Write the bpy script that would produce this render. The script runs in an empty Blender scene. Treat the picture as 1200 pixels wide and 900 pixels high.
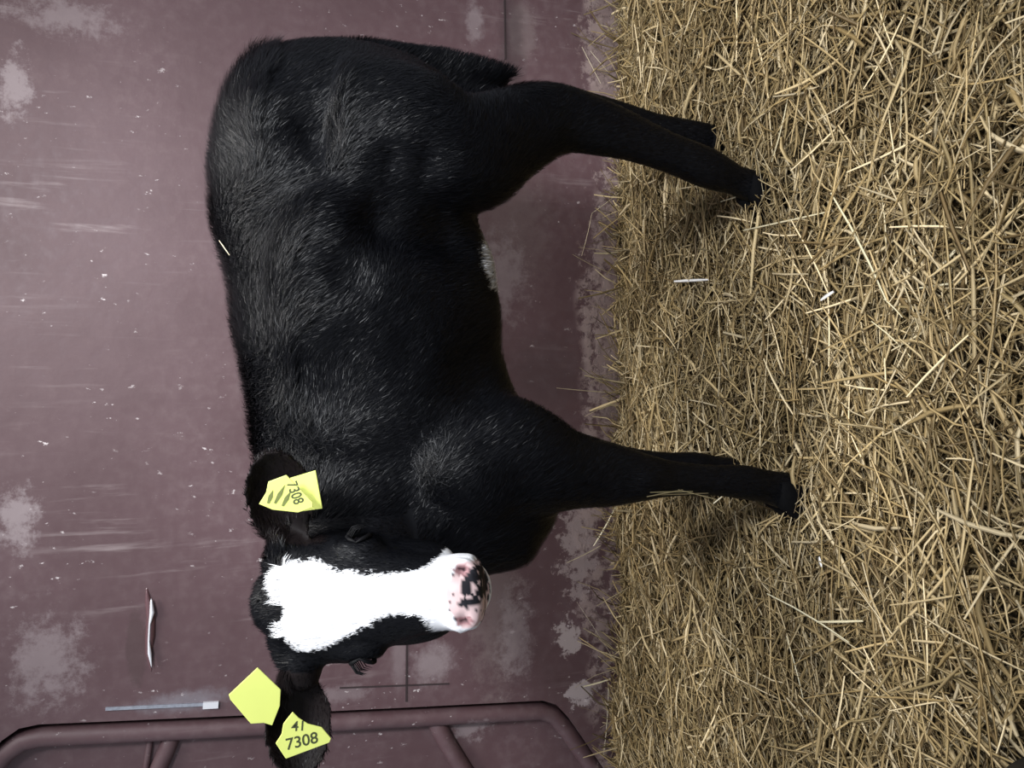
import bpy, bmesh, math, random
import numpy as np
from mathutils import Vector, Matrix
from mathutils.geometry import tessellate_polygon
random.seed(7); rng = np.random.default_rng(7)
scene = bpy.context.scene
COL = scene.collection

# ------------------------------------------------------------------ camera
CAM_D, CAM_H, PITCH, FPX = 1.60, 0.78, math.radians(18), 933.0
FWD = Vector((0, math.cos(PITCH), -math.sin(PITCH)))
UP = Vector((0, math.sin(PITCH), math.cos(PITCH)))
CAM = Vector((0, -CAM_D, CAM_H))
cd = bpy.data.cameras.new('camera'); co = bpy.data.objects.new('camera', cd); COL.objects.link(co)
cd.sensor_width = 36; cd.lens = 36 * FPX / 1200; cd.clip_start = 0.02
cx, cy, cz = -UP, Vector((1, 0, 0)), -FWD          # phone held sideways: the picture is a quarter turn over
co.matrix_world = Matrix(((cx.x, cy.x, cz.x, CAM.x), (cx.y, cy.y, cz.y, CAM.y), (cx.z, cy.z, cz.z, CAM.z), (0, 0, 0, 1)))
scene.camera = co

# ------------------------------------------------------------------ world, lights, exposure
w = bpy.data.worlds.new('world'); scene.world = w; w.use_nodes = True
w.node_tree.nodes['Background'].inputs[0].default_value = (0.84, 0.89, 1.0, 1)
w.node_tree.nodes['Background'].inputs[1].default_value = 0.27
def area(name, loc, target, size, sy, energy, color):
    l = bpy.data.lights.new(name, 'AREA'); l.shape = 'RECTANGLE'; l.size = size; l.size_y = sy; l.energy = energy; l.color = color
    o = bpy.data.objects.new(name, l); COL.objects.link(o); o.location = loc
    o.rotation_euler = (Vector(target) - Vector(loc)).to_track_quat('-Z', 'Y').to_euler()
    return o
area('ceiling_tube_light', (0.40, -0.70, 2.35), (0.15, -0.30, 0.3), 1.4, 0.35, 7.5, (1.0, 0.97, 0.93)).data.spread = 1.7
sl = bpy.data.lights.new('aisle_lamp', 'SPOT'); sl.energy = 126; sl.spot_size = math.radians(58); sl.spot_blend = 1; sl.shadow_soft_size = .22; sl.color = (0.95, 0.97, 1.0)
so = bpy.data.objects.new('aisle_lamp', sl); COL.objects.link(so); so.location = (.75, -2.0, 1.9)
so.rotation_euler = (Vector((.03, -.32, .52)) - so.location).to_track_quat('-Z', 'Y').to_euler()
scene.view_settings.view_transform = 'Standard'
scene.view_settings.look = 'None'
scene.view_settings.gamma = 1
scene.view_settings.use_curve_mapping = False
scene.view_settings.exposure = 0.90

# ------------------------------------------------------------------ helpers
def P(px, py, d):
    """point seen at photo pixel (px, py) on the upright plane d metres in front of the camera"""
    a = (px - 600) / FPX; b = (450 - py) / FPX
    v = FWD - UP * a + Vector((1, 0, 0)) * b
    return CAM + v * (d / v.y)
def G(px, py, z=0.0):
    """point on the level z seen at photo pixel"""
    a = (px - 600) / FPX; b = (450 - py) / FPX
    v = FWD - UP * a + Vector((1, 0, 0)) * b
    return CAM + v * ((z - CAM_H) / v.z)
def mesh_obj(name, verts, faces, mat=None, parent=None, smooth=True):
    me = bpy.data.meshes.new(name); me.from_pydata([tuple(v) for v in verts], [], faces); me.update()
    bm = bmesh.new(); bm.from_mesh(me); bmesh.ops.recalc_face_normals(bm, faces=bm.faces); bm.to_mesh(me); bm.free()
    if smooth: me.polygons.foreach_set('use_smooth', [True] * len(me.polygons))
    o = bpy.data.objects.new(name, me); COL.objects.link(o)
    if mat: me.materials.append(mat)
    if parent: o.parent = parent
    return o
def tag(o, label=None, cat=None, group=None, kind=None):
    if label: o['label'] = label
    if cat: o['category'] = cat
    if group: o['group'] = group
    if kind: o['kind'] = kind
    return o
def empty(name, loc=(0, 0, 0)):
    o = bpy.data.objects.new(name, None); COL.objects.link(o); o.location = loc; return o
def smooth01(x): x = np.clip(x, 0, 1); return x * x * (3 - 2 * x)
_tab = np.random.default_rng(3).random((64, 64, 64)).astype(np.float32)
def vnoise(p):
    """value noise, p (N,3) -> -1..1"""
    p = np.asarray(p, dtype=np.float64) + 100.0
    i = np.floor(p).astype(int); f = p - i; f = f * f * (3 - 2 * f); r = 0
    for dx in (0, 1):
        for dy in (0, 1):
            for dz in (0, 1):
                wgt = (f[:, 0] if dx else 1 - f[:, 0]) * (f[:, 1] if dy else 1 - f[:, 1]) * (f[:, 2] if dz else 1 - f[:, 2])
                r = r + wgt * _tab[(i[:, 0] + dx) % 64, (i[:, 1] + dy) % 64, (i[:, 2] + dz) % 64]
    return r * 2 - 1
def inpoly(poly, X, Y):
    r = np.zeros(len(X), bool); n = len(poly); j = n - 1
    for i in range(n):
        xi, yi = poly[i]; xj, yj = poly[j]
        c = ((yi > Y) != (yj > Y)) & (X < (xj - xi) * (Y - yi) / (yj - yi + 1e-12) + xi)
        r ^= c; j = i
    return r
class MB:
    """collects closed shapes in one mesh"""
    def __init__(s): s.v = []; s.f = []
    def loft(s, secs, n=28, e=2.0):
        # secs: (centre, vecA*ra, vecB*rb)
        b = len(s.v)
        for c, A, B in secs:
            for k in range(n):
                t = 2 * math.pi * k / n; ct, st = math.cos(t), math.sin(t)
                ca = math.copysign(abs(ct) ** (2 / e), ct); sb = math.copysign(abs(st) ** (2 / e), st)
                s.v.append(c + A * ca + B * sb)
        m = len(secs)
        for i in range(m - 1):
            for k in range(n):
                k2 = (k + 1) % n
                s.f.append((b + i * n + k, b + i * n + k2, b + (i + 1) * n + k2, b + (i + 1) * n + k))
        s.v.append(secs[0][0] - (secs[1][0] - secs[0][0]) * 0.25); a0 = len(s.v) - 1
        s.v.append(secs[-1][0] + (secs[-1][0] - secs[-2][0]) * 0.25); a1 = len(s.v) - 1
        for k in range(n):
            k2 = (k + 1) % n
            s.f.append((a0, b + k2, b + k)); s.f.append((a1, b + (m - 1) * n + k, b + (m - 1) * n + k2))
    def limb(s, pts, n=20, sub=4):
        # pts: (point, r_in_plane, r_depth) ; in plane = picture plane; depth = Y
        P0 = [np.array(list(p[0]) + [p[1], p[2]]) for p in pts]; out = []
        for i in range(len(P0) - 1):
            a = P0[max(i - 1, 0)]; b_ = P0[i]; c = P0[i + 1]; d = P0[min(i + 2, len(P0) - 1)]
            for q in range(sub):
                t = q / sub
                out.append(0.5 * ((2 * b_) + (-a + c) * t + (2 * a - 5 * b_ + 4 * c - d) * t * t + (-a + 3 * b_ - 3 * c + d) * t ** 3))
        out.append(P0[-1]); secs = []
        for i, o_ in enumerate(out):
            t = out[min(i + 1, len(out) - 1)][:3] - out[max(i - 1, 0)][:3]; t = Vector(t).normalized()
            D = Vector((0, 1, 0)); D = (D - t * D.dot(t)).normalized(); A = D.cross(t)
            secs.append((Vector(o_[:3]), A * o_[3], D * o_[4]))
        s.loft(secs, n)
    def ball(s, c, rx, ry, rz, rot=None, n=20):
        secs = []; M = rot or Matrix.Identity(3)
        for i in range(1, n):
            t = math.pi * i / n
            secs.append((c + M @ Vector((0, 0, -rz * math.cos(t))), M @ Vector((rx * math.sin(t), 0, 0)), M @ Vector((0, ry * math.sin(t), 0))))
        s.loft(secs, n)
    def box(s, lo, hi):
        b = len(s.v); (x0, y0, z0), (x1, y1, z1) = lo, hi
        s.v += [Vector(p) for p in ((x0,y0,z0),(x1,y0,z0),(x1,y1,z0),(x0,y1,z0),(x0,y0,z1),(x1,y0,z1),(x1,y1,z1),(x0,y1,z1))]
        s.f += [tuple(b + i for i in q) for q in ((0,3,2,1),(4,5,6,7),(0,1,5,4),(1,2,6,5),(2,3,7,6),(3,0,4,7))]
    def tube(s, pts, r, n=10):
        secs = []
        for i, p in enumerate(pts):
            t = (Vector(pts[min(i + 1, len(pts) - 1)]) - Vector(pts[max(i - 1, 0)])).normalized()
            D = Vector((0, 1, 0)); D = (D - t * D.dot(t)).normalized(); A = D.cross(t)
            rr = r[i] if isinstance(r, (list, tuple)) else r
            secs.append((Vector(p), A * rr, D * rr))
        s.loft(secs, n)
    def build(s, name, mat=None, parent=None, smooth=True): return mesh_obj(name, s.v, s.f, mat, parent, smooth)

# ------------------------------------------------------------------ node helpers
def new_mat(name):
    m = bpy.data.materials.new(name); m.use_nodes = True
    return m, m.node_tree, m.node_tree.nodes['Principled BSDF']
def simple(name, col, rough=0.5, metal=0, spec=0.5, bump=0, bscale=80, var=0.0):
    m, nt, b = new_mat(name)
    b.inputs['Roughness'].default_value = rough; b.inputs['Metallic'].default_value = metal
    b.inputs['Specular IOR Level'].default_value = spec
    b.inputs['Base Color'].default_value = (*col, 1)
    N = nt.nodes; L = nt.links
    tc = N.new('ShaderNodeTexCoord'); no = N.new('ShaderNodeTexNoise'); no.inputs['Scale'].default_value = bscale
    L.new(tc.outputs['Object'], no.inputs['Vector'])
    if var:
        mx = N.new('ShaderNodeMix'); mx.data_type = 'RGBA'
        mx.inputs[6].default_value = (*[c * (1 - var) for c in col], 1); mx.inputs[7].default_value = (*[min(1, c * (1 + var)) for c in col], 1)
        L.new(no.outputs['Fac'], mx.inputs[0]); L.new(mx.outputs[2], b.inputs['Base Color'])
    if bump:
        bp = N.new('ShaderNodeBump'); bp.inputs['Strength'].default_value = bump; bp.inputs['Distance'].default_value = 0.002
        L.new(no.outputs['Fac'], bp.inputs['Height']); L.new(bp.outputs[0], b.inputs['Normal'])
    return m
def attr_mat(name, rough=0.5, spec=0.4, sheen=0.0, rough_white=None, transl=0):
    m, nt, b = new_mat(name); N = nt.nodes; L = nt.links
    at = N.new('ShaderNodeVertexColor'); at.layer_name = 'Col'
    L.new(at.outputs['Color'], b.inputs['Base Color'])
    b.inputs['Roughness'].default_value = rough; b.inputs['Specular IOR Level'].default_value = spec
    if sheen:
        b.inputs['Sheen Weight'].default_value = sheen; b.inputs['Sheen Roughness'].default_value = 0.4
        b.inputs['Sheen Tint'].default_value = (0.8, 0.85, 1, 1)
    return m

def wall_material(name, marks):
    m, nt, b = new_mat(name); N = nt.nodes; L = nt.links
    tc = N.new('ShaderNodeTexCoord'); pos = tc.outputs['Object']
    def mp(vec, sc, loc=(0, 0, 0)):
        q = N.new('ShaderNodeMapping'); q.inputs['Scale'].default_value = sc; q.inputs['Location'].default_value = loc; L.new(vec, q.inputs['Vector']); return q.outputs[0]
    def noise(vec, s, det=4, rough=.55, dist=0):
        q = N.new('ShaderNodeTexNoise'); q.inputs['Scale'].default_value = s; q.inputs['Detail'].default_value = det
        q.inputs['Roughness'].default_value = rough; q.inputs['Distortion'].default_value = dist
        L.new(vec, q.inputs['Vector']); return q.outputs['Fac']
    def ramp(fac, a, c, lo=0., hi=1.):
        q = N.new('ShaderNodeMapRange'); q.interpolation_type = 'SMOOTHSTEP'
        for i, v in zip((1, 2, 3, 4), (a, c, lo, hi)): q.inputs[i].default_value = v
        L.new(fac, q.inputs[0]); return q.outputs[0]
    def mth(op, x, y=None):
        q = N.new('ShaderNodeMath'); q.operation = op
        for i, v in enumerate((x, y)):
            if v is None: continue
            if isinstance(v, (int, float)): q.inputs[i].default_value = v
            else: L.new(v, q.inputs[i])
        return q.outputs[0]
    def mix(fac, A, B):
        q = N.new('ShaderNodeMix'); q.data_type = 'RGBA'
        if isinstance(fac, (int, float)): q.inputs[0].default_value = fac
        else: L.new(fac, q.inputs[0])
        for i, v in ((6, A), (7, B)):
            if isinstance(v, tuple): q.inputs[i].default_value = (*v, 1)
            else: L.new(v, q.inputs[i])
        return q.outputs[2]
    big = noise(pos, 2.6, 5); fine = noise(pos, 45, 5, .6)
    col = mix(ramp(big, .3, .7), (0.088, 0.046, 0.051), (0.120, 0.068, 0.076))
    dust = (0.40, 0.335, 0.335)
    # vertical scuffs and runs
    scuff = noise(mp(pos, (42, 1, 3.2)), 1.0, 5, .62, .3)
    region = ramp(noise(pos, 2.1, 3), .45, .66)
    col = mix(mth('MULTIPLY', ramp(scuff, .55, .74, 0, .55), region), col, dust)
    # dusty film
    col = mix(mth('MULTIPLY', ramp(fine, .40, .80, 0, .13), ramp(big, .35, .65, .3, 1)), col, dust)
    # small splashes
    sp = noise(mp(pos, (70, 1, 40)), 1.0, 4, .65)
    spr = ramp(noise(pos, 5.5, 3, .6), .44, .60)
    splash = mth('MULTIPLY', ramp(sp, .635, .69), spr)
    col = mix(splash, col, (0.62, 0.56, 0.56))
    sp2 = ramp(noise(mp(pos, (130, 1, 70), (3, 2, 1)), 1.0, 3, .6), .70, .76, 0, .6)
    col = mix(sp2, col, (0.5, 0.44, 0.44))
    # individual marks
    sep = N.new('ShaderNodeSeparateXYZ'); L.new(pos, sep.inputs[0])
    edge = noise(pos, 34, 6, .75)
    for (X, Z, rx, rz, st, c, sharp, nz) in marks:
        ax = mth('DIVIDE', mth('SUBTRACT', sep.outputs[0], X), rx); az = mth('DIVIDE', mth('SUBTRACT', sep.outputs[2], Z), rz)
        d = mth('SQRT', mth('ADD', mth('MULTIPLY', ax, ax), mth('MULTIPLY', az, az)))
        d = mth('ADD', d, mth('MULTIPLY', mth('SUBTRACT', edge, .5), nz * 2.2))
        col = mix(ramp(d, 1 + sharp, 1 - sharp, 0, st * .75), col, c)
    # caked dirt above the bedding
    zz = mth('ADD', sep.outputs[2], mth('MULTIPLY', mth('SUBTRACT', noise(pos, 3.2, 2), .5), .22))
    cake = mth('MULTIPLY', ramp(zz, .105, .075), ramp(noise(pos, 30, 6, .7), .44, .56))
    col = mix(mth('MULTIPLY', cake, .85), col, (0.33, 0.25, 0.235))
    L.new(col, b.inputs['Base Color'])
    L.new(ramp(fine, .3, .7, .48, .62), b.inputs['Roughness'])
    b.inputs['Specular IOR Level'].default_value = 0.55
    bp = N.new('ShaderNodeBump'); bp.inputs['Strength'].default_value = .35; bp.inputs['Distance'].default_value = .004
    h = mth('ADD', mth('ADD', mth('MULTIPLY', fine, .25), mth('MULTIPLY', cake, .8)), mth('MULTIPLY', noise(pos, 7, 3), 1.5))
    L.new(h, bp.inputs['Height']); L.new(bp.outputs[0], b.inputs['Normal'])
    return m

# ------------------------------------------------------------------ the setting
WD = CAM_D
def mark(px, py, rpx, rpy, st, c, sharp=.35, nz=1.3):
    p = P(px, py, WD); q = P(px + rpx, py, WD); r = P(px, py + rpy, WD)
    return (p.x, p.z, abs(r.x - p.x), abs(q.z - p.z), st, c, sharp, nz)
PALE = (0.46, 0.40, 0.41); WHT = (0.62, 0.58, 0.60); DK = (0.050, 0.034, 0.036)
marks = [
    mark(18, 100, 14, 30, .55, PALE, .6, 2.5), mark(75, 20, 50, 16, .35, PALE, .7, 2.5), mark(20, 610, 22, 28, .6, PALE, .6, 2.2),
    mark(55, 775, 34, 40, .42, PALE, .7, 2.4), mark(612, 34, 16, 34, .40, (0.30, 0.25, 0.24), .3, .9), mark(556, 24, 9, 20, .4, PALE, .5, 1.5),
    mark(600, 70, 13, 80, .75, DK, .6, .7), mark(582, 700, 26, 95, .42, (0.27, 0.22, 0.21), .6, 1.7), mark(604, 745, 16, 45, .35, PALE, .6, 2),
    mark(508, 778, 20, 20, .5, PALE, .7, 1.6), mark(665, 748, 14, 18, .9, (0.55, 0.47, 0.46), .2, 2.2), mark(680, 640, 18, 55, .75, (0.45, 0.37, 0.36), .3, 3.2),
    mark(682, 812, 14, 14, .9, (0.6, 0.52, 0.52), .25, 2.6), mark(600, 265, 40, 60, .35, (0.22, 0.18, 0.17), .7, 1.5),
    mark(160, 760, 13, 40, .75, (0.062, 0.034, 0.034), .2, .8), mark(215, 822, 44, 10, .55, (0.30, 0.30, 0.34), .7, 1.2),
    mark(590, 325, 20, 40, .30, PALE, .7, 2.6), mark(468, 770, 8, 34, .30, PALE, .6, .8), mark(640, 440, 40, 40, .5, DK, .8, 1),
    mark(250, 872, 22, 8, .5, PALE, .6, 1.8), mark(560, 862, 16, 12, .5, PALE, .5, 2.2), mark(405, 812, 26, 9, .3, PALE, .5, 1.5),
    mark(720, 380, 26, 130, .8, (0.36, 0.275, 0.26), .3, 2.8), mark(715, 60, 24, 90, .8, (0.36, 0.275, 0.26), .3, 2.8)]
M_wall = wall_material('maroon_painted_wall', marks)
M_wall2 = wall_material('maroon_painted_recess', marks[-4:-2])
M_seam = simple('dark_joint', (0.035, 0.022, 0.023), .6)
M_steel = simple('worn_bright_steel', (0.55, 0.57, 0.63), .28, .85, bump=.5, bscale=150, var=.3)

def back_wall():
    hole = [P(-60, 1500, WD), P(-60, 960, WD), P(-30, 905, WD), P(2, 868, WD), P(22, 854, WD), P(45, 849, WD), P(250, 840, WD), P(480, 829, WD), P(636, 821, WD), P(652, 826, WD),
            P(668, 843, WD), P(728, 930, WD), P(735, 960, WD), P(735, 1500, WD)]
    xl = hole[0].x - .2
    out = [Vector((1.6, 0, -.02)), Vector((1.6, 0, 2.4)), Vector((xl, 0, 2.4)), Vector((xl, 0, hole[0].z))] + hole + [Vector((xl, 0, hole[-1].z)), Vector((xl, 0, -.02))]
    tri = tessellate_polygon([[Vector((v.x, v.z, 0)) for v in out]]); n = len(out)
    vs = out + [v + Vector((0, .05, 0)) for v in out]
    fs = [tuple(t) for t in tri] + [tuple(q + n for q in t[::-1]) for t in tri] + [(i, (i + 1) % n, (i + 1) % n + n, i + n) for i in range(n)]
    o = mesh_obj('wall_back', vs, fs, M_wall, None, False); tag(o, kind='structure')
    # recessed gate panel left of the calf
    d = empty('door_1', (hole[5].x, .03, .5)); tag(d, kind='structure'); d.location = (0, 0, 0)
    mb = MB(); mb.box((xl, .040, -.02), (hole[8].x + .1, .049, 2.3)); pn = mb.build('recessed_panel', M_wall2, d, False)
    def inset(p, k): return Vector((p.x - k, .022, p.z))
    path = []
    hp = hole[1:-1]
    for i in range(len(hp) - 1):
        for t in (0, .5): path.append(hp[i].lerp(hp[i + 1], t))
    mb = MB(); mb.tube([inset(p, .030) for p in path], .0185, 14); mb.build('rounded_rim', M_wall2, d)
    for pts, r in (([(206, 850), (196, 878), (184, 905), (160, 960), (120, 1050)], .016), ([(178, 852), (170, 905), (150, 960)], .006),
                   ([(506, 836), (522, 868), (545, 905), (590, 970), (640, 1050)], .019)):
        mb = MB(); mb.tube([Vector((P(a, b_, WD + .03).x, .036, P(a, b_, WD + .03).z)) for a, b_ in pts], r, 12); mb.build('cross_rib', M_wall2, d)
    # welded plate seams
    def strip(a, b_, wdt, name, mat, pr=.002):
        A, B = P(*a, WD), P(*b_, WD); t = (B - A).normalized(); n = Vector((-t.z, 0, t.x)) * wdt / 2
        v = [A - n, B - n, B + n, A + n]; v = [q + Vector((0, .001, 0)) for q in v] + [q + Vector((0, -pr, 0)) for q in v]
        return mesh_obj(name, v, [(0,1,2,3),(4,7,6,5),(0,4,5,1),(1,5,6,2),(2,6,7,3),(3,7,4,0)], mat, o, False)
    strip((477, 700), (476, 822), .0035, 'plate_seam', M_seam)
    strip((398, 806), (526, 801), .0025, 'plate_seam', M_seam)
    strip((590, -60), (592, 70), .0030, 'plate_seam', M_seam)
    # dented lip, its glint put on as a pale sliver, and worn steel strip by the rim
    mb = MB(); pts = [P(x, y, WD) for x, y in ((172, 690), (174, 705), (177, 725), (176, 745), (174, 765), (177, 785))]
    mb.tube([Vector((p.x, .001, p.z)) for p in pts], [.002, .006, .008, .009, .006, .002], 12); lip = mb.build('dented_lip', simple('glossy_maroon', (0.12, .06, .066), .18, spec=.8, bump=.3, bscale=40), o)
    mb = MB(); mb.tube([Vector((P(x, y, WD).x, -.008, P(x, y, WD).z)) for x, y in ((178, 703), (179, 716), (176, 730), (175, 750), (176, 764), (178, 778))], [.002, .0045, .0018, .0018, .0035, .001], 8); mb.build('edge_glint', simple('painted_glint', (.85, .86, .9), .35, .3), o)
    strip((124, 830), (256, 824), .006, 'steel_strip', M_steel, .004)
    strip((238, 826), (256, 825), .012, 'steel_strip', simple('painted_highlight', (.85, .86, .9), .35, .3), .006)  # pale end piece, the strip's highlights put into its colour
    return o
wall = back_wall()
mb = MB(); mb.box((-2.2, -2.6, -.06), (1.8, .05, -.005))
floor = mb.build('floor', simple('dark_litter_floor', (0.045, 0.033, 0.018), .9, bump=.6, bscale=60, var=.4), None, False); tag(floor, kind='structure')

# ------------------------------------------------------------------ straw
STRAW_COLS = np.array([(0.32, 0.250, 0.122), (0.38, 0.305, 0.16), (0.22, 0.168, 0.078), (0.47, 0.395, 0.23), (0.15, 0.110, 0.050), (0.60, 0.53, 0.35), (0.26, 0.21, 0.105)])
HOOVES = [(P(900, 222, 1.03).x, -.59), (P(850, 165, 1.15).x, -.45), (P(930, 577, .97).x, -.65), (P(930, 577, .97).x, -.50)]
def ground_z(x, y):
    p = np.stack([x * 3.2, y * 3.2, np.zeros_like(x)], 1); q = np.stack([x * 9, y * 9, np.ones_like(x) * 5], 1)
    near = smooth01((-.75 - y) / .35)
    h = .016 + .020 * vnoise(p) + .012 * vnoise(q) + .030 * near
    lowx = np.exp(-((x - .22) / .30) ** 2); h = h * (1 - smooth01((y + .22) / .16) * (.2 + .8 * lowx)) - .004
    for hx, hy in HOOVES: h = h + .012 * np.exp(-(((x - hx) / .05) ** 2 + ((y - hy) / .05) ** 2))
    h = h + .028 * vnoise(np.stack([x * 7 + 3, x * 0, x * 0], 1)) * smooth01((y + .16) / .12)
    return h
def straw_mesh(name, cen, ang, tilt, L, W, bend, cols, roll):
    """each stalk: 4 rings of 3 corners, slightly bent, flat-ish"""
    n = len(cen); R, K = 4, 3
    dx = np.stack([np.cos(ang) * np.cos(tilt), np.sin(ang) * np.cos(tilt), np.sin(tilt)], 1)
    sd = np.stack([-np.sin(ang), np.cos(ang), np.zeros(n)], 1); up = np.cross(dx, sd)
    a2 = sd * np.cos(roll)[:, None] + up * np.sin(roll)[:, None]; b2 = np.cross(dx, a2)
    V = np.zeros((n, R, K, 3))
    for r in range(R):
        s = r / (R - 1) - .5
        c = cen + dx * (L * s)[:, None] + (sd * bend[:, 0:1] + up * bend[:, 1:2]) * (L * (s * s * 2 - .25))[:, None]
        wr = W * (.65 if r in (0, R - 1) else 1)
        for k in range(K):
            th = 2 * math.pi * k / K
            V[:, r, k] = c + a2 * (wr * .5 * math.cos(th))[:, None] + b2 * (wr * .28 * math.sin(th))[:, None]
    V = V.reshape(-1, 3); base = (np.arange(n) * R * K)[:, None, None]
    q = []
    for r in range(R - 1):
        for k in range(K):
            k2 = (k + 1) % K; q.append((r * K + k, r * K + k2, (r + 1) * K + k2, (r + 1) * K + k))
    F = (np.array(q)[None] + base).reshape(-1, 4)
    me = bpy.data.meshes.new(name); me.vertices.add(len(V)); me.vertices.foreach_set('co', V.astype(np.float32).ravel())
    me.loops.add(F.size); me.loops.foreach_set('vertex_index', F.astype(np.int32).ravel())
    me.polygons.add(len(F)); me.polygons.foreach_set('loop_start', np.arange(0, F.size, 4, dtype=np.int32))
    me.update(calc_edges=True); me.polygons.foreach_set('use_smooth', np.ones(len(F), bool))
    ca = me.color_attributes.new('Col', 'FLOAT_COLOR', 'POINT')
    cc = np.ones((n, R * K, 4), np.float32); cc[:, :, :3] = cols[:, None, :]
    ca.data.foreach_set('color', cc.ravel())
    return me
M_straw = attr_mat('dry_straw', .5, .35)
def pick_cols(n, bright=0.0):
    c = STRAW_COLS[rng.integers(0, len(STRAW_COLS), n)] * rng.uniform(.7, 1.2, (n, 1))
    return c * (1 + bright) * np.array((1.08, 1.0, .93))
def bedding():
    n = 62000
    x = rng.uniform(-1.2, 1.2, n); y = rng.uniform(-1.32, -.004, n)
    lim = .30 + .75 * (y + 1.32) / 1.32 + .15
    bb = G(1218, 902, .07); k = (np.abs(x) < lim) & (np.hypot(x - bb.x + .03, y - bb.y + .04) > .085); x, y = x[k], y[k]; n = len(x)
    # loose, ragged edge at the wall
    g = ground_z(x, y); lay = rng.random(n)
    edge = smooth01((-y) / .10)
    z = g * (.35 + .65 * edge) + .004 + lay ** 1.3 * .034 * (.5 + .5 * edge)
    L = rng.gamma(4.5, .016, n).clip(.02, .19); W = rng.uniform(.0018, .0050, n) * rng.choice([.6, 1, 1.5], n, p=[.34, .42, .24])
    ang = rng.uniform(0, math.pi, n); ang = np.where(rng.random(n) < .35, rng.normal(0.15, .5, n), ang)
    tilt = rng.normal(0, .16, n) + (rng.random(n) < .06) * rng.normal(0, .45, n)
    hl = L * .5 * np.abs(np.sin(tilt)); z = np.maximum(z, hl * .55)
    fr = (y > -.07) & (rng.random(n) < .30); tilt = np.where(fr, rng.uniform(.3, 1.25, n), tilt); L = np.where(fr, rng.gamma(3, .022, n).clip(.03, .14), L); z = np.where(fr, L * .5 * np.sin(tilt), z)
    # keep ends in front of the wall
    ey = np.abs(np.sin(ang) * np.cos(tilt)) * L / 2 + .005; y = np.minimum(y, -ey)
    me = straw_mesh('straw_bedding', np.stack([x, y, z], 1), ang, tilt, L, W, rng.normal(0, .13, (n, 2)), pick_cols(n) * (0.42 + .62 * lay)[:, None], rng.uniform(0, 3.14, n))  # lower stalks coloured darker: shade in the gaps is painted in
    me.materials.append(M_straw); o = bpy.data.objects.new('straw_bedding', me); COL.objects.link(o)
    tag(o, 'deep bed of tangled golden brown straw covering the floor in front of the maroon wall', 'straw', kind='stuff')
bedding()

def stalk_mesh(L, W, bend, col):
    me = straw_mesh('straw_stalk', np.zeros((1, 3)), np.zeros(1), np.zeros(1), np.array([L]), np.array([W]), np.array([bend]), np.array([col]), np.array([.3]))
    me.materials.append(M_straw); return me
def place_stalk(A, B, W, col, label, group=None, bend=(.0, .0), name='straw_stalk'):
    L = (B - A).length; o = bpy.data.objects.new(name, stalk_mesh(L, W, bend, col)); COL.objects.link(o)
    o.location = (A + B) / 2; o.rotation_mode = 'QUATERNION'; o.rotation_quaternion = (B - A).to_track_quat('X', 'Z')
    tag(o, label, 'straw', group); return o
def gs(x, y, lift=.05): return G(x, y, lift)
Bc = (0.78, 0.70, 0.46)
SP = [((975, 226), (1040, 352), .0046, Bc, 'longest bright straw stalk lying slantwise on top of the bedding'),
      ((1036, 350), (1058, 372), .0022, Bc, 'thin bent tip of straw past the end of the longest bright stalk'),
      ((1078, 388), (1058, 330), .0030, (.6, .5, .3), 'short tan stalk just beside the end of the longest bright stalk'),
      ((1030, 205), (1040, 300), .0036, (.7, .6, .38), 'straight pale stalk lying across the picture right of the hind hoof'),
      ((1057, 205), (1074, 310), .0034, (.7, .6, .38), 'second straight pale stalk parallel to the one right of the hind hoof'),
      ((1094, 323), (1135, 276), .0046, (.8, .72, .5), 'wide pale straw blade at the right above the middle of the bedding'),
      ((1135, 312), (1195, 295), .0040, (.7, .6, .36), 'pale stalk touching the right edge of the picture above the middle'),
      ((1075, 338), (1158, 326), .0030, (.78, .72, .5), 'thin bright stalk lying level below the wide pale blade'),
      ((1022, 376), (1072, 422), .0026, (.75, .66, .42), 'thin bright stalk crossing another in a V right of the middle'),
      ((1045, 411), (1108, 374), .0030, (.7, .6, .38), 'tan stalk forming the other arm of the V right of the middle'),
      ((1137, 480), (1195, 620), .0034, (.6, .5, .3), 'long dull stalk near the right edge below the middle'),
      ((1041, 470), (1062, 500), .0030, (.66, .57, .36), 'short stalk below the crossing V stalks'),
      ((872, 270), (972, 248), .0030, (.72, .64, .42), 'thin stalk pointing at the sole of the hind hoof'),
      ((905, 190), (925, 110), .0030, (.72, .64, .42), 'upright slanting stalk above the hind hoof'),
      ((845, 236), (896, 223), .0026, (.75, .68, .45), 'thin pale stalk lying across the front of the hind hoof'),
      ((900, 695), (996, 752), .0034, (.8, .73, .5), 'bright slanting stalk below the front hoof'),
      ((958, 729), (1012, 728), .0042, (.78, .70, .46), 'short level blade at the lower middle of the bedding'),
      ((1140, 748), (1198, 741), .0044, (.55, .46, .27), 'dull level blade near the lower right corner'),
      ((922, 745), (942, 820), .0030, (.8, .73, .5), 'bright stalk standing on end below the front hoof'),
      ((1180, 770), (1192, 828), .0048, (.5, .42, .25), 'broad dull blade leaning at the lower right corner'),
      ((800, 90), (828, 32), .0032, (.7, .6, .38), 'slanting stalk at the top edge above the hind leg'),
      ((1150, 30), (1140, 120), .0044, (.6, .52, .33), 'broad tan stalk at the upper right of the bedding'),
      ((1058, 60), (1054, 195), .0034, (.62, .54, .34), 'long straight stalk in the upper right of the bedding')]
for a, b_, W, c, lab in SP: place_stalk(gs(*a), gs(*b_), W, c, lab, bend=(random.uniform(-.04, .04), .03))
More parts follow.
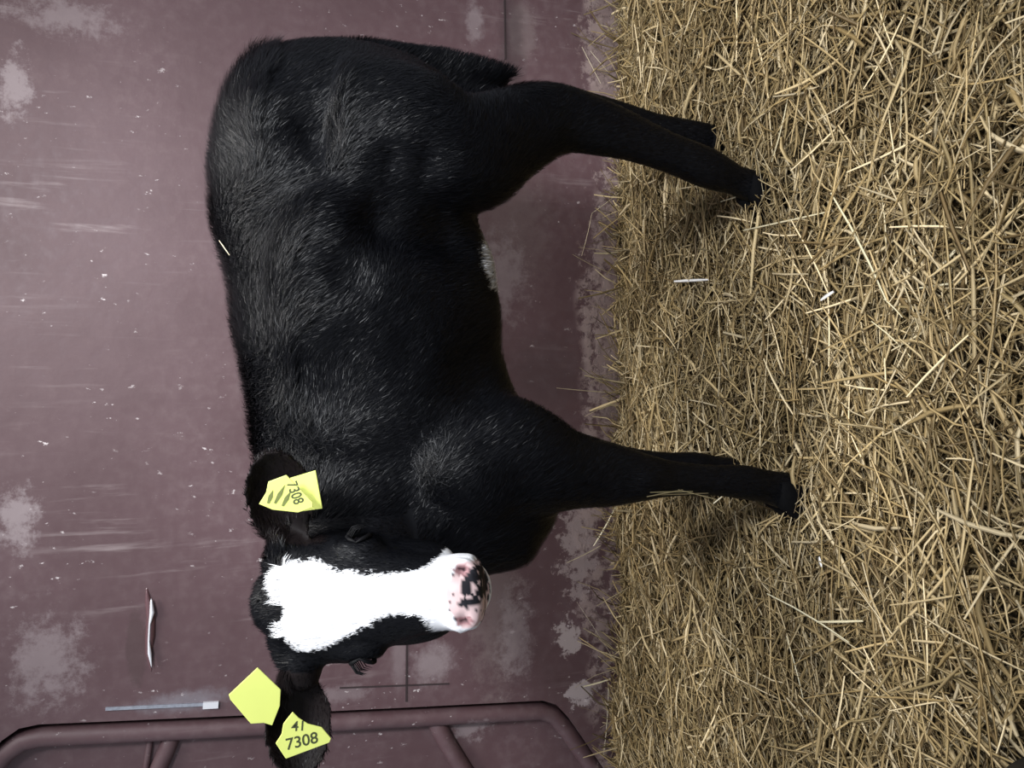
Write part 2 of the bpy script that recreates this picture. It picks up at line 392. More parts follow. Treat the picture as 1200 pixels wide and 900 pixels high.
# white stub and pale crumbs
place_stalk(gs(790, 330, .052), gs(830, 328, .052), .0058, (.92, .9, .86), 'short thick white straw stub lying between the two legs')
place_stalk(gs(962, 352, .052), gs(977, 342, .055), .0060, (.9, .88, .84), 'small white crumpled straw piece in the middle of the bedding')
place_stalk(gs(960, 653, .052), gs(963, 664, .055), .0070, (.95, .93, .9), 'tiny white straw fragment below the front hoof')
# stalks poking past the edge and leaning on the wall
def ws(x, y, off=.012): return P(x, y, WD - off)
for a, b_, W, c, lab in [((652, 455), (742, 462), .0030, (.45, .37, .24), None), ((682, 300), (694, 250), .0022, (.6, .5, .34), 'bent stalk tip leaning on the wall ahead of the hind leg'),
      ((694, 250), (738, 216), .0024, (.6, .52, .34), 'bent stalk leaning on the wall ahead of the hind leg'), ((682, 55), (704, 98), .0026, (.6, .52, .36), 'stalk leaning on the wall behind the hock, nearer the top edge'),
      ((692, 60), (712, 84), .0022, (.55, .48, .34), 'second stalk leaning on the wall behind the hock'), ((676, 705), (718, 770), .0018, (.7, .62, .48), 'thin curved stalk against the wall below the muzzle'),
      ((696, 640), (722, 594), .0052, (.85, .78, .56), 'pale broad stalk standing beside the front leg'), ((684, 805), (716, 796), .0044, (.6, .54, .36), 'short stalk lying out from the bedding onto the wall foot'),
      ((708, 885), (714, 800), .0026, (.72, .66, .5), 'thin stalk standing along the bedding edge at the bottom'), ((664, 660), (704, 640), .0030, (.45, .38, .26), 'dull stalk reaching to the pale crust below the chest')]:
    place_stalk(ws(*a), ws(*b_, .03), W, c, lab or 'long dull stalk reaching out over the wall between the legs', bend=(.03, .02))
# the prominent rest
pool = [stalk_mesh(random.uniform(.08, .17), random.uniform(.0028, .0048), (random.uniform(-.1, .1), random.uniform(0, .06)), tuple(pick_cols(1, .35)[0])) for _ in range(24)]
cnt = 0
while cnt < 262:
    px, py = random.uniform(745, 1195), random.uniform(5, 895)
    if px < 960 and (130 < py < 255 or 525 < py < 625): continue
    p = G(px, py, .05)
    o = bpy.data.objects.new('straw_stalk', pool[cnt % 24]); COL.objects.link(o)
    gz = float(ground_z(np.array([p.x]), np.array([p.y]))[0])
    o.location = (p.x, p.y, gz + .036 + random.random() * .006); o.rotation_euler = (random.uniform(-.4, .4), random.gauss(0, .07), random.choice((random.uniform(0, 3.14), random.gauss(.1, .5))))
    where = ('between the calf hind leg and the top edge' if py < 150 else 'along the bottom edge' if py > 760 else
             'between the two standing legs of the calf' if px < 940 and py < 560 else 'just below the calf front leg' if px < 940 else
             'right of the hooves, in the upper half' if py < 450 else 'right of the hooves, in the lower half')
    tag(o, 'loose tan straw stalk on the bedding ' + where, 'straw', 'loose straw stalks on the bedding ' + where); cnt += 1

# ------------------------------------------------------------------ the calf
calf = empty('calf', (0.05, -.56, 0)); tag(calf, 'black calf with white blazed face and yellow ear tags standing on the straw', 'calf')
bpy.context.view_layer.update()
body = MB()
# torso from its side profile
tor = [(60, 330, 420, .045, 1.12), (72, 290, 475, .080, 1.12), (100, 266, 520, .108, 1.11), (150, 252, 545, .128, 1.11), (205, 247, 545, .128, 1.11), (260, 253, 552, .124, 1.10), (310, 264, 573, .134, 1.09),
       (360, 272, 581, .142, 1.08), (410, 281, 582, .145, 1.08), (460, 289, 598, .134, 1.08), (510, 296, 628, .118, 1.07), (560, 305, 646, .104, 1.06), (605, 330, 648, .102, 1.04), (645, 375, 622, .078, 1.03), (668, 430, 590, .048, 1.02)]
secs = []
for y, t, b_, hw, d in tor:
    A = P(t, y, d); B = P(b_, y, d); c = (A + B) / 2; V = (A - B) / 2; secs.append((Vector((c.x, c.y, c.z)), V, Vector((0, hw, 0))))
body.loft(secs, 40, 2.2)
# neck
body.limb([(P(430, 520, 1.06), .125, .09), (P(425, 590, 1.03), .115, .085), (P(420, 645, .99), .095, .078), (P(405, 690, .95), .078, .070)], 28)
# loose dewlap and brisket
body.ball(P(590, 630, 1.02), .045, .06, .045)
# near hind leg, far hind leg
nh = [(P(400, 160, 1.03), .105, .07), (P(480, 170, 1.01), .102, .075), (P(545, 178, 1.01), .080, .065), (P(600, 157, 1.02), .064, .048), (P(650, 141, 1.03), .053, .036), (P(700, 148, 1.03), .043, .030),
      (P(745, 163, 1.035), .034, .025), (P(790, 181, 1.04), .029, .023), (P(830, 198, 1.045), .029, .025), (P(862, 212, 1.05), .0225, .020), (P(885, 220, 1.05), .026, .024)]
body.limb(nh, 24)
fh = [(P(420, 150, 1.17), .10, .06), (P(520, 160, 1.18), .085, .06), (P(600, 145, 1.18), .058, .045), (P(650, 132, 1.18), .044, .034), (P(690, 134, 1.18), .034, .027), (P(730, 140, 1.18), .027, .022),
      (P(770, 150, 1.18), .024, .020), (P(810, 160, 1.18), .027, .023), (P(838, 166, 1.18), .026, .024)]
body.limb(fh, 24)
nf = [(P(500, 530, 1.00), .10, .05), (P(570, 535, .985), .092, .058), (P(625, 545, .975), .072, .052), (P(670, 553, .97), .052, .042), (P(712, 556, .97), .046, .036), (P(748, 559, .97), .036, .033),
      (P(785, 561, .975), .026, .024), (P(830, 563, .98), .022, .020), (P(870, 565, .985), .025, .023), (P(898, 570, .99), .0245, .022), (P(920, 575, .99), .029, .026)]
body.limb(nf, 24)
ff = [(p + Vector((.008, .135, .0)), a, b_) for p, a, b_ in nf]
body.limb(ff, 24)
# muscles and bones
body.ball(P(330, 150, 1.03), .060, .045, .050)      # hip bone area
body.ball(P(470, 205, .99), .075, .04, .085)        # haunch front
body.ball(P(500, 235, .995), .040, .03, .050)        # stifle
body.ball(P(455, 500, .985), .080, .035, .11)       # shoulder blade
body.ball(P(560, 560, .955), .055, .035, .075)      # point of shoulder
body.ball(P(430, 350, .985), .15, .05, .12)         # rib cage
# tail
body.limb([(P(300, 100, 1.13), .018, .02), (P(305, 74, 1.15), .022, .022), (P(340, 62, 1.16), .022, .02), (P(410, 66, 1.16), .023, .02), (P(480, 74, 1.16), .026, .022), (P(545, 82, 1.15), .024, .02), (P(585, 88, 1.14), .017, .014), (P(612, 89, 1.13), .007, .006)], 16)

# head frame
HP = P(303, 712, .875); HN = P(565, 697, .800)
Lax = (HN - HP).normalized(); HL = (HN - HP).length
Nax = Vector((.15, -1, .10)); Nax = (Nax - Lax * Nax.dot(Lax)).normalized()      # out of the face, to the viewer
Wax = Lax.cross(Nax).normalized()
if Wax.x < 0: Wax = -Wax                                                        # +w = towards the calf's tail side
def H(l, w_, n): return HP + Lax * (l * HL) + Wax * w_ + Nax * n
hs = [(.00, .034, .024, -.050), (.04, .050, .036, -.052), (.12, .063, .052, -.058), (.24, .071, .064, -.066), (.36, .073, .070, -.071), (.46, .067, .070, -.071), (.56, .055, .066, -.066),
      (.66, .047, .058, -.058), (.75, .0415, .050, -.049), (.82, .0400, .044, -.043), (.89, .0415, .041, -.040), (.95, .0405, .037, -.038), (.985, .034, .031, -.037), (1.0, .024, .022, -.037)]
body.loft([(H(l, 0, n), Wax * a, Nax * b_) for l, a, b_, n in hs], 32, 2.35)
R3 = Matrix((Wax, Nax, Lax)).transposed()
for sg in (-1, 1):
    body.ball(H(.42, sg * .050, -.034), .020, .022, .030, R3, 16)     # orbit
    body.ball(H(.90, sg * .022, -.012), .018, .013, .020, R3, 14)     # nostril wing
    body.ball(H(.60, sg * .034, -.075), .025, .040, .060, R3, 14)     # cheek
body.ball(H(.94, 0, -.060), .030, .022, .022, R3, 14)                  # chin
body.ball(H(.02, 0, -.050), .036, .030, .022, R3, 14)                  # poll tuft
# ears: cupped leaves opening to the viewer
def ear(base, tip, widthdir, open_dir, hwid, roll=0.0, thick=.0075):
    E = (tip - base); Le = E.length; E.normalize()
    Wd = (widthdir - E * widthdir.dot(E)).normalized(); Od = E.cross(Wd).normalized()
    if Od.dot(open_dir) < 0: Od = -Od
    prof = [(0, .45), (.1, .52), (.22, .72), (.36, .92), (.5, 1.0), (.64, .98), (.78, .84), (.88, .66), (.95, .46), (1.0, .22)]
    n = 13; b0 = len(body.v)
    for s_, pr in prof:
        th = 1.25 - .35 * s_
        for side in (0, 1):
            for j in range(n):
                t = -1 + 2 * j / (n - 1)
                hw = hwid * pr; k = (1 if side else 0) * thick
                a = t * th
                wv = hw * math.sin(a) / math.sin(th); dv = hw * (1 - math.cos(a)) / math.sin(th) * .95
                taper = (1 - abs(t) ** 4 * .5)
                pos = base + E * (s_ * Le) + Wd * wv + Od * (dv - .5 * hw + (0 if side == 0 else -thick * taper)) + Od * (.02 * (s_ - .5) ** 2)
                body.v.append(pos)
    row = 2 * n
    for i in range(len(prof) - 1):
        r0 = b0 + i * row; r1 = r0 + row
        for j in range(n - 1):
            body.f.append((r0 + j, r0 + j + 1, r1 + j + 1, r1 + j)); body.f.append((r0 + n + j, r1 + n + j, r1 + n + j + 1, r0 + n + j + 1))
        for j, fl in ((0, 0), (n - 1, 1)):
            q = (r0 + j, r1 + j, r1 + n + j, r0 + n + j); body.f.append(q if not fl else q[::-1])
    for i, fl in ((0, 0), (len(prof) - 1, 1)):
        r0 = b0 + i * row
        for j in range(n - 1):
            q = (r0 + j, r0 + n + j, r0 + n + j + 1, r0 + j + 1); body.f.append(q if not fl else q[::-1])
    return base, E, Wd, Od, Le
EA = ear(P(343, 645, .915), P(315, 530, .875), Vector((0, 0, 1)), Vector((0, -1, -.1)), .037)
EB = ear(P(348, 782, .905), P(352, 912, .89), Vector((.1, 0, 1)), Vector((0, -1, -.2)), .0375)
body.limb([(H(.10, .035, -.05), .026, .026), (P(338, 655, .92), .024, .022), (P(342, 632, .905), .020, .018)], 16); body.limb([(H(.10, -.035, -.05), .026, .026), (H(.14, -.07, -.045), .022, .022), (P(349, 790, .91), .020, .018)], 16)

src = body.build('body')
md = src.modifiers.new('r', 'REMESH'); md.mode = 'VOXEL'; md.voxel_size = .0038; md.adaptivity = 0
dg = bpy.context.evaluated_depsgraph_get()
bme = bpy.data.meshes.new_from_object(src.evaluated_get(dg)); bpy.data.objects.remove(src); bme.name = 'calf_body'
nv = len(bme.vertices); V = np.empty(nv * 3, np.float32); bme.vertices.foreach_get('co', V); V = V.reshape(-1, 3).astype(np.float64)
E = np.empty(len(bme.edges) * 2, np.int32); bme.edges.foreach_get('vertices', E); E = E.reshape(-1, 2)
deg = np.bincount(E.ravel(), minlength=nv)[:, None].astype(float)
def lap(V, wgt):
    S = np.zeros_like(V)
    for k in range(3):
        S[:, k] = np.bincount(E[:, 0], V[E[:, 1], k], nv) + np.bincount(E[:, 1], V[E[:, 0], k], nv)
    return V + (S / deg - V) * wgt
aL, aW, aN, aP = [np.array(v) for v in (Lax, Wax, Nax, HP)]
def headlocal(V):
    q = V - aP; return q @ aL / HL, q @ aW, q @ aN
def near_seg(V, a, b_):
    a = np.array(a); b_ = np.array(b_); t = np.clip(((V - a) @ (b_ - a)) / ((b_ - a) @ (b_ - a)), 0, 1)
    return np.linalg.norm(V - a - t[:, None] * (b_ - a), axis=1)
def is_ear(V):
    r = np.zeros(len(V), bool)
    for base, Ed, Wd, Od, Le in (EA, EB):
        r |= (near_seg(V, base + Ed * .035, base + Ed * (Le - .02)) < .046) & (V[:, 1] < base.y + .010)
    return r
def is_head(V):
    l, w_, n = headlocal(V)
    return (l > -.12) & (l < 1.1) & (np.abs(w_) < .085) & (n > -.11) & (n < .04)
ear_m = is_ear(V); head_m = is_head(V) & ~ear_m
leg_m = V[:, 2] < .30; lgw = smooth01((.40 - V[:, 2]) / .16)
wt = np.where(ear_m, .12, np.where(head_m, .22, .6 - .25 * lgw))[:, None]
for it in range(6): V = lap(V, wt)
wt2 = np.where(ear_m | head_m, 0, .6 - .5 * lgw)[:, None]
for it in range(45): V = lap(V, wt2)
def normals(V):
    bme.vertices.foreach_set('co', V.astype(np.float32).ravel()); bme.update()
    Nn = np.empty(nv * 3, np.float32); bme.vertex_normals.foreach_get('vector', Nn); return Nn.reshape(-1, 3).astype(np.float64)
Nn = normals(V)
l, w_, n_ = headlocal(V)
# nostrils, eye sockets, muzzle crease
dis = np.zeros(nv)
for sg in (-1, 1):
    a = (l - .915) / .035; b_ = (w_ - sg * (.0255 + .0)) / .0075
    dis -= .010 * np.exp(-(a * a + b_ * b_)) * (n_ > -.05)
    a = (l - .43) / .05; b_ = (n_ + .034) / .013
    dis -= .009 * np.exp(-(a * a + b_ * b_)) * ((w_ * sg) > .03)
dis -= .005 * np.exp(-((l - .985) / .015) ** 2 - ((n_ + .030) / .006) ** 2) * (l > .8)
dis = np.where(head_m, dis, 0)
# coat undulation: ribs, folds, hollows
trunk = (~ear_m) & (~head_m)
und = .0055 * vnoise(V * np.array([9, 9, 7])) + .0028 * vnoise(V * np.array([24, 20, 13]) + 7)
dis += np.where(trunk, und * (1 - .7 * lgw), 0)
def dent(px, py, rad, dep, d=.98):
    global dis
    c = np.array(P(px, py, d)); r2 = (V[:, 0] - c[0]) ** 2 + (V[:, 2] - c[2]) ** 2
    dis -= np.where(trunk & (V[:, 1] < -.5), dep * np.exp(-r2 / rad ** 2), 0)
dent(365, 165, .026, .008); dent(492, 200, .022, .008); dent(430, 258, .035, .020); dent(470, 262, .05, .022); dent(520, 270, .04, .018); dent(330, 360, .04, .010); dent(400, 330, .035, .012)
dent(450, 195, .02, .008); dent(560, 440, .05, .016); dent(380, 440, .05, .010); dent(470, 420, .03, .006)
V = V + Nn * dis[:, None]
for it in range(2): V = lap(V, np.where(ear_m | head_m, .05, .3)[:, None])
Nn = normals(V)
# ---- coat colours
BLK = np.array((.0030, .0033, .0048)); BRN = np.array((.016, .010, .009)); WH = np.array((.86, .87, .90)); PNK = np.array((.60, .42, .42)); NBK = np.array((.014, .014, .018))
blaze_px = [(367, 655), (389, 667), (415, 671), (440, 673), (470, 671), (502, 665), (522, 640), (560, 630), (600, 650), (605, 740), (562, 745), (507, 745), (500, 728), (493, 722), (470, 718), (453, 721), (436, 731), (418, 740), (402, 749), (387, 758),
            (370, 765), (356, 767), (344, 762), (336, 753), (327, 747), (324, 738), (331, 726), (336, 716), (325, 705), (317, 692), (314, 680), (318, 669), (330, 661), (350, 659)]
def face_lw(px, py):
    # intersect the view ray with the face plane
    a = (px - 600) / FPX; b_ = (450 - py) / FPX; v = FWD - UP * a + Vector((1, 0, 0)) * b_
    o_ = HP + Nax * -.006; t = (o_ - CAM).dot(Nax) / v.dot(Nax); q = CAM + v * t - HP
    return q.dot(Lax) / HL, q.dot(Wax)
blaze = [face_lw(*p) for p in blaze_px]
def coat(V, Nv):
    m = len(V); c = np.tile(BLK, (m, 1)); l, w_, n = headlocal(V); hm = is_head(V)
    jit = vnoise(V * 420) * .0035
    em = is_ear(V)
    c[em & ~(hm & (np.abs(w_) < .06))] = BLK * .5 + BRN * .5
    inb = inpoly(blaze, l + jit / HL, w_ + jit) & hm & (n > -.075)
    inb |= hm & (l > .86) & (n > -.10)
    inb &= ~((l > .66) & (np.abs(w_) > .050))
    c[inb] = WH
    fac = Nv @ aN
    pad = hm & (l > .845) & (n > -.052) & (np.abs(w_) < .034 - .02 * np.clip((.90 - l) / .05, 0, 1)) 
    c[pad] = PNK * (1 + .12 * vnoise(V[pad] * 160))[:, None] + .12
    nose = pad & ((l > .915 + .03 * vnoise(V * 110)) & (w_ > -.008 + .008 * vnoise(V * 90 + 5)) & (w_ < .030 + .006 * vnoise(V * 140 + 9)) & (vnoise(V * 300 + 21) < .42))
    c[nose] = NBK
    spots = pad & (vnoise(V * 330 + 3) > .62) & (w_ > -.028); c[spots] = NBK * 1.6
    for sg in (-1, 1):
        a = (l - .915) / .040; b_ = (w_ - sg * .0265 - .10 * (l - .915) * sg * 0) / .0052
        k = hm & (n > -.05) & (a * a + b_ * b_ < 1.0); c[k] = np.array((.36, .20, .21))
        k = hm & (n > -.05) & (a * a + b_ * b_ < .22); c[k] = np.array((.05, .025, .03))
    k = hm & (l > .955) & (np.abs(n + .040) < .0025); c[k] = np.array((.05, .03, .035))
    bt = P(586, 312, 1.08); r2 = ((V[:, 0] - bt.x) / .055) ** 2 + ((V[:, 2] - bt.z) / .055) ** 2
    k = (r2 + .7 * vnoise(V * 60) < 1) & (V[:, 2] < bt.z + .055); c[k] = WH * .8
    return c, pad
c, pad = coat(V, Nn)
ca = bme.color_attributes.new('Col', 'FLOAT_COLOR', 'POINT'); cc = np.ones((nv, 4), np.float32); cc[:, :3] = c; ca.data.foreach_set('color', cc.ravel())
bme.polygons.foreach_set('use_smooth', np.ones(len(bme.polygons), bool))
M_skin = attr_mat('calf_skin', .6, .15)
bme.materials.clear(); bme.materials.append(M_skin)
M_fur = attr_mat('calf_hair', .40, .17)
bo = bpy.data.objects.new('body', bme); COL.objects.link(bo)
def child(o): 
    o.parent = calf; o.matrix_parent_inverse = calf.matrix_world.inverted(); return o
child(bo)
# ---- short coat of hair, one blade each
def fur(total):
    bme.calc_loop_triangles(); T = np.empty(len(bme.loop_triangles) * 3, np.int32); bme.loop_triangles.foreach_get('vertices', T); T = T.reshape(-1, 3)
    a, b_, cc_ = V[T[:, 0]], V[T[:, 1]], V[T[:, 2]]; ar = np.linalg.norm(np.cross(b_ - a, cc_ - a), axis=1)
    cen = (a + b_ + cc_) / 3
    dens = ar * np.where(cen[:, 1] > -.38, .25, 1) * np.where(is_head(cen), 2.2, 1)
    idx = rng.choice(len(T), total, p=dens / dens.sum())
    r1 = np.sqrt(rng.random(total)); r2 = rng.random(total); wa, wb, wc = 1 - r1, r1 * (1 - r2), r1 * r2
    Pt = V[T[idx, 0]] * wa[:, None] + V[T[idx, 1]] * wb[:, None] + V[T[idx, 2]] * wc[:, None]
    Nv = Nn[T[idx, 0]] * wa[:, None] + Nn[T[idx, 1]] * wb[:, None] + Nn[T[idx, 2]] * wc[:, None]; Nv /= np.linalg.norm(Nv, axis=1)[:, None] + 1e-9
    col, pd = coat(Pt, Nv); keep = ~pd; Pt, Nv, col = Pt[keep], Nv[keep], col[keep]; m = len(Pt)
    hd = is_head(Pt); er = is_ear(Pt); lg = (Pt[:, 2] < .24) & ~hd
    D = np.tile(np.array((.75, 0, -.65)), (m, 1)); lt = smooth01((.42 - Pt[:, 2]) / .16)[:, None]; D = D * (1 - lt) + np.array((.05, 0, -1)) * lt
    D[hd] = -aL * .8 + np.array((0, 0, 0)); D[er] = np.array(EA[1]) ; eb = er & (near_seg(Pt, EB[0], EB[0] + EB[1] * .1) < .07); D[eb] = np.array(EB[1])
    wob = np.stack([vnoise(Pt * 14), vnoise(Pt * 14 + 31), vnoise(Pt * 14 + 57)], 1) * .75; D = D + wob * np.where(hd | er, .25, 1 - .75 * lt[:, 0])[:, None] + rng.normal(0, .16, (m, 3))
    D -= Nv * np.sum(D * Nv, 1)[:, None]; D /= np.linalg.norm(D, axis=1)[:, None] + 1e-9
    lift = rng.uniform(.10, .38, m); lift = np.where(hd, lift * .7, lift)
    top = (Nv[:, 2] > .45) & ~hd & ~er; lift = np.where(top, rng.uniform(.4, 1.15, m), lift)
    bel = (Nv[:, 2] < -.3) & ~hd & ~lg; lift = np.where(bel, rng.uniform(.3, .8, m), lift)
    Ln = rng.uniform(.009, .017, m); Ln = np.where(hd, rng.uniform(.0045, .009, m), Ln); Ln = np.where(hd, Ln, Ln * (1 - .38 * smooth01((.45 - Pt[:, 2]) / .2))); Ln = np.where(er, rng.uniform(.004, .008, m), Ln)
    Ln = np.where(top & ~lg, rng.uniform(.012, .026, m), Ln)
    tl = near_seg(Pt, P(380, 64, 1.16), P(600, 83, 1.16)) < .04; Ln = np.where(tl, .020, Ln)
    pl_ = hd & (headlocal(Pt)[0] < .10); Ln = np.where(pl_, rng.uniform(.010, .018, m), Ln); lift = np.where(pl_, rng.uniform(.3, .9, m), lift)
    muz = hd & (headlocal(Pt)[0] > .8); Ln = np.where(muz, Ln * .55, Ln)
    W = rng.uniform(.0005, .0010, m); S = np.cross(Nv, D)
    d1 = D * np.cos(lift)[:, None] + Nv * np.sin(lift)[:, None]; l2 = lift * .25; d2 = D * np.cos(l2)[:, None] + Nv * np.sin(l2)[:, None]
    p0 = Pt - Nv * .0006; p1 = p0 + d1 * (Ln * .5)[:, None]; p2 = p1 + d2 * (Ln * .5)[:, None]
    Q = np.stack([p0 - S * W[:, None] / 2, p0 + S * W[:, None] / 2, p1 + S * W[:, None] * .42, p1 - S * W[:, None] * .42, p2], 1).reshape(-1, 3)
    base = np.arange(m) * 5
    li = np.stack([base + 3, base + 2, base + 1, base, base + 4, base + 2, base + 3], 1).ravel().astype(np.int32)
    me = bpy.data.meshes.new('coat'); me.vertices.add(len(Q)); me.vertices.foreach_set('co', Q.astype(np.float32).ravel())
    me.loops.add(len(li)); me.loops.foreach_set('vertex_index', li); me.polygons.add(2 * m)
    ls = np.stack([np.arange(m) * 7, np.arange(m) * 7 + 4], 1).ravel().astype(np.int32); me.polygons.foreach_set('loop_start', ls)
    me.update(calc_edges=True); me.polygons.foreach_set('use_smooth', np.ones(2 * m, bool))
    ca = me.color_attributes.new('Col', 'FLOAT_COLOR', 'POINT'); k = np.ones((m, 5, 4), np.float32); k[:, :, :3] = (col * rng.uniform(.7, 1.25, (m, 1)).clip(0, 1.1))[:, None, :]; k = k.clip(0, .95)
    ca.data.foreach_set('color', k.ravel()); me.materials.append(M_fur)
    # light the hair like the hide it lies on
    nrm = np.repeat(Nv * .8 + d1 * .0, 5, axis=0) + np.repeat(rng.normal(0, .13, (m, 3)), 5, axis=0); nrm /= np.linalg.norm(nrm, axis=1)[:, None]
    me.normals_split_custom_set_from_vertices(nrm.astype(np.float32))
    o = bpy.data.objects.new('coat', me); COL.objects.link(o); tag(o, kind='stuff'); child(o)
fur(420000)
# ---- eyes
M_eye = simple('dark_wet_eye', (0.012, 0.010, 0.014), .06, spec=.9); M_lid = simple('black_eyelid', (.004, .004, .005), .6, spec=.15)
for sg in (-1, 1):
    mb = MB(); c = H(.43, sg * .0520, -.032); mb.ball(c, .0135, .0140, .0155, R3, 18); ey = child(mb.build('eye', M_eye))
    for s2, k in ((-1, 'upper_eyelid'), (1, 'lower_eyelid')):
        mb = MB(); pts = []
        for i in range(9):
            t = math.pi * i / 8
            pts.append(c + Wax * sg * (.0085 + .0065 * math.sin(t)) + Nax * (-.016 * math.cos(t)) + Lax * (s2 * .0125 * math.sin(t)))
        mb.tube(pts, [.001, .002, .0024, .0026, .0026, .0026, .0024, .002, .001], 8); child(mb.build(k, M_lid))
    mb = MB()
    for i in range(15):
        t = math.pi * (.12 + .76 * i / 14); a = c + Wax * sg * (.013 + .005 * math.sin(t)) + Nax * (-.016 * math.cos(t)) - Lax * (.012 * math.sin(t))
        b2 = a + (Wax * sg * .007 + Lax * .005 + Nax * .004 * random.uniform(-1, 1)); c2 = b2 + (Wax * sg * .002 + Lax * .006)
        mb.tube([a, b2, c2], [.0007, .0006, .0002], 5)
    child(mb.build('eyelashes', M_lid))
# ---- hooves: two claws each
M_hoof = simple('dark_horn', (.003, .003, .0035), .85, spec=.08, bump=.4, bscale=90, var=.3)
def hoof(c, fx, r):
    mb = MB()
    for s in (-1, 1):
        o_ = c + Vector((0, s * r * .5, 0)); sc = []
        for k, (h, rx, sh) in enumerate(((.030, .66, 0), (.015, .82, .1), (.0, .98, .22), (-.018, 1.12, .38), (-.022, 1.05, .38))):
            sc.append((o_ + Vector((fx * r * sh * 1.6, 0, h)), Vector((r * rx, 0, 0)), Vector((0, r * .48 * (.8 + .2 * rx), 0))))
        mb.loft(sc, 18, 2.3)
    child(mb.build('hoof', M_hoof))
hoof(P(893, 224, 1.05), -1, .028); hoof(P(846, 168, 1.18), -1, .028)
hoof(P(926, 577, .99), -1, .030); hoof(P(926, 577, .99) + Vector((.008, .135, 0)), -1, .030)

# ------------------------------------------------------------------ ear tags
M_tag = simple('yellow_plastic_tag', (.78, .86, .22), .42, spec=.4, var=.05, bscale=30)
M_tag.node_tree.nodes['Principled BSDF'].inputs['Subsurface Weight'].default_value = 0
M_ink = simple('black_ink', (.055, .070, .025), .6)
M_dirt = simple('grime_on_tag', (.16, .19, .05), .8, var=.4, bscale=300)
def plate(name, pts, parent, th=.0016):
    """pts: (px,py,d) outline; a flat plastic plate with a little thickness"""
    q = [P(*p) for p in pts]; c = sum(q, Vector()) / len(q)
    nrm = Vector()
    for i in range(len(q)): nrm += (q[i] - c).cross(q[(i + 1) % len(q)] - c)
    nrm.normalize()
    if nrm.y > 0: nrm = -nrm
    q = [p - nrm * (p - c).dot(nrm) for p in q]; n = len(q)
    v = [p + nrm * th / 2 for p in q] + [p - nrm * th / 2 for p in q]
    f = [tuple(range(n)), tuple(range(2 * n - 1, n - 1, -1))] + [(i, i + n, (i + 1) % n + n, (i + 1) % n) for i in range(n)]
    o = mesh_obj(name, v, f, M_tag, parent, False)
    bv = o.modifiers.new('b', 'BEVEL'); bv.width = .0006; bv.segments = 2
    return o, c, nrm
def text_on(s, parent, a, b_, hpx, c, nrm, name='printed_number', th=.0016):
    """text with baseline from pixel a to pixel b_, laid on the plate"""
    def on(px):
        v = FWD - UP * ((px[0] - 600) / FPX) + Vector((1, 0, 0)) * ((450 - px[1]) / FPX); o_ = c + nrm * (th / 2 + .0003)
        return CAM + v * ((o_ - CAM).dot(nrm) / v.dot(nrm))
    A, B = on(a), on(b_); X = (B - A).normalized(); Y = nrm.cross(X).normalized()
    cu = bpy.data.curves.new(name, 'FONT'); cu.body = s; cu.size = 1; cu.extrude = 0; cu.offset = .012
    t = bpy.data.objects.new(name, cu); COL.objects.link(t)
    dgr = bpy.context.evaluated_depsgraph_get(); me = bpy.data.meshes.new_from_object(t.evaluated_get(dgr)); bpy.data.objects.remove(t)
    xs = [v.co.x for v in me.vertices]; ys = [v.co.y for v in me.vertices]; w0 = max(xs) - min(xs); h0 = max(ys) - min(ys)
    sx = (B - A).length / w0; sy = hpx * .88 / FPX / h0
    for v in me.vertices: v.co = A + X * ((v.co.x - min(xs)) * sx) + Y * (v.co.y * sy)
    me.materials.clear(); me.materials.append(M_ink); o = bpy.data.objects.new(name, me); COL.objects.link(o); o.parent = parent
    return o
def pin(parent, c, ln):
    mb = MB(); mb.tube([c + Vector((0, .0008, 0)), c + Vector((0, ln * .5, 0)), c + Vector((0, ln, 0))], .0028, 12); return mb.build('pin', M_tag, parent)
# tag in the ear nearer the tail
tA = empty('ear_tag'); tag(tA, 'smudged yellow ear tag in the ear over the black shoulder', 'ear tag')
pl, c_, nr = plate('front_plate', [(315, 564, .866), (335, 557, .857), (367, 588, .857), (367, 594, .857), (349, 601, .857), (320, 597, .866), (303, 591, .866), (312, 577, .866)], tA)
pin(tA, c_, .045); text_on('7308', tA, (336, 567), (345, 592), 12, c_, nr)
mb_pts = [((322, 590), (334, 568)), ((331, 593), (341, 575)), ((314, 590), (320, 574))]
for (a, b_) in mb_pts:
    A, B = [(lambda o_, v: CAM + v * ((o_ - CAM).dot(nr) / v.dot(nr)))(c_ + nr * .0011, FWD - UP * ((q[0] - 600) / FPX) + Vector((1, 0, 0)) * ((450 - q[1]) / FPX)) for q in (a, b_)]
    X = (B - A); Y = nr.cross(X.normalized()) * .0022; Z = nr * .0002
    mesh_obj('grime_smear', [A - Y * .5, A + X * .5 - Y, B, A + X * .5 + Y, A + Y * .5, A - Y * .5 + Z, A + X * .5 - Y + Z, B + Z, A + X * .5 + Y + Z, A + Y * .5 + Z],
             [(0,1,2,3,4), (9,8,7,6,5)] + [(i, (i + 1) % 5, (i + 1) % 5 + 5, i + 5) for i in range(5)], M_dirt, tA, False)
plate('back_plate', [(340, 560, .888), (370, 551, .872), (378, 596, .872), (348, 600, .888)], tA)
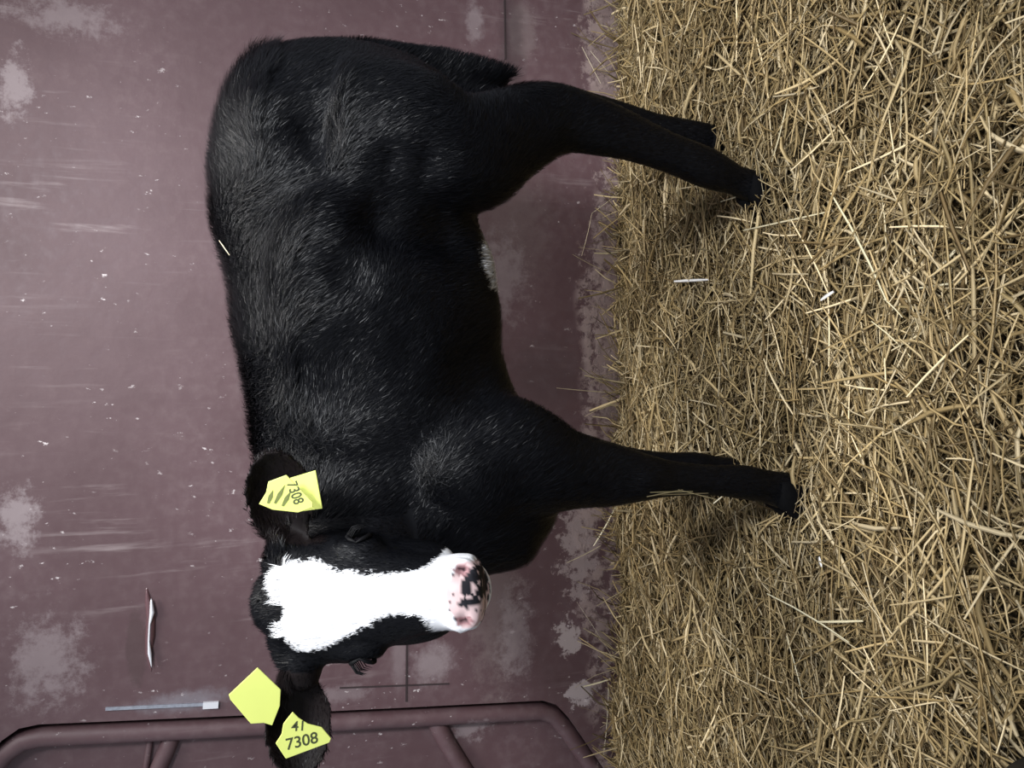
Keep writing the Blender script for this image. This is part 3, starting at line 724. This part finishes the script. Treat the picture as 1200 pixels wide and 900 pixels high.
# tag in the other ear
tB = empty('ear_tag'); tag(tB, 'yellow ear tag marked 7308 in the lowest ear, with a blank diamond flap', 'ear tag')
pl, c_, nr = plate('front_plate', [(343, 834, .85), (350, 841, .85), (361, 848, .85), (377, 852, .85), (388, 865, .85), (386, 870, .85), (335, 889, .85), (323, 871, .85), (330, 860, .85), (332, 848, .85)], tB)
pin(tB, P(343, 848, .852), .05); text_on('7308', tB, (336, 879), (373, 870), 13, c_, nr)
text_on('41', tB, (341, 857), (355, 856), 11, c_, nr)
plate('back_plate', [(302, 782, .880), (329, 808, .880), (328, 827, .880), (319, 850, .880), (309, 847, .880), (294, 848, .880), (270, 820, .880), (268, 814, .880)], tB)

# ------------------------------------------------------------------ bits on the calf and the dark object in the corner
place_stalk(P(257, 282, 1.04), P(269, 299, 1.02), .0030, (.75, .68, .48), 'short pale straw bit caught on top of the calf back', name='straw_stalk')
for lb, (a, b_, W, c) in zip(['dirty straw wisp along the front edge of the foreleg, just under the knee','thin dirty straw lying level along the foreleg below the knee','greenish dirty straw bent across the foreleg at mid cannon','pale straw chip at the lower end of the dirt on the foreleg','darkest straw sliver stuck in the dirt on the foreleg'], [((758, 582), (800, 574), .004, (.16, .13, .07)), ((762, 577), (812, 576), .003, (.2, .17, .09)), ((795, 574), (842, 586), .003, (.3, .25, .14)), ((836, 590), (846, 582), .004, (.6, .54, .4)), ((770, 580), (830, 578), .003, (.14, .11, .06))]):
    place_stalk(P(*a, .935), P(*b_, .935), W, c, lb, 'dirty straw stuck to the foreleg', name='straw_stalk')
bt = empty('dark_object', G(1225, 880, .0)); tag(bt, 'dark rounded object at the lower right corner of the straw', 'dark_object')
bc = G(1218, 902, .07); mb = MB()  # rounded near-black form rising out of the straw
mb.loft([(bc + Vector((-.02 - k * .03, -.02 - k * .05, -.01 + z)), Vector((.040, -.022, 0)) * r, Vector((0, 0, 1)) * (hgt + .025)) for k, z, r, hgt in ((-.6, 0, .5, .02), (-.3, .005, .9, .035), (.3, .01, 1.1, .045), (1, .02, 1.15, .055), (2, .03, 1.1, .06))], 20, 2.3)
o = mb.build('rounded_end', simple('near_black', (.006, .006, .007), .5)); o.parent = bt; o.matrix_parent_inverse = Matrix.Translation(-bt.location)
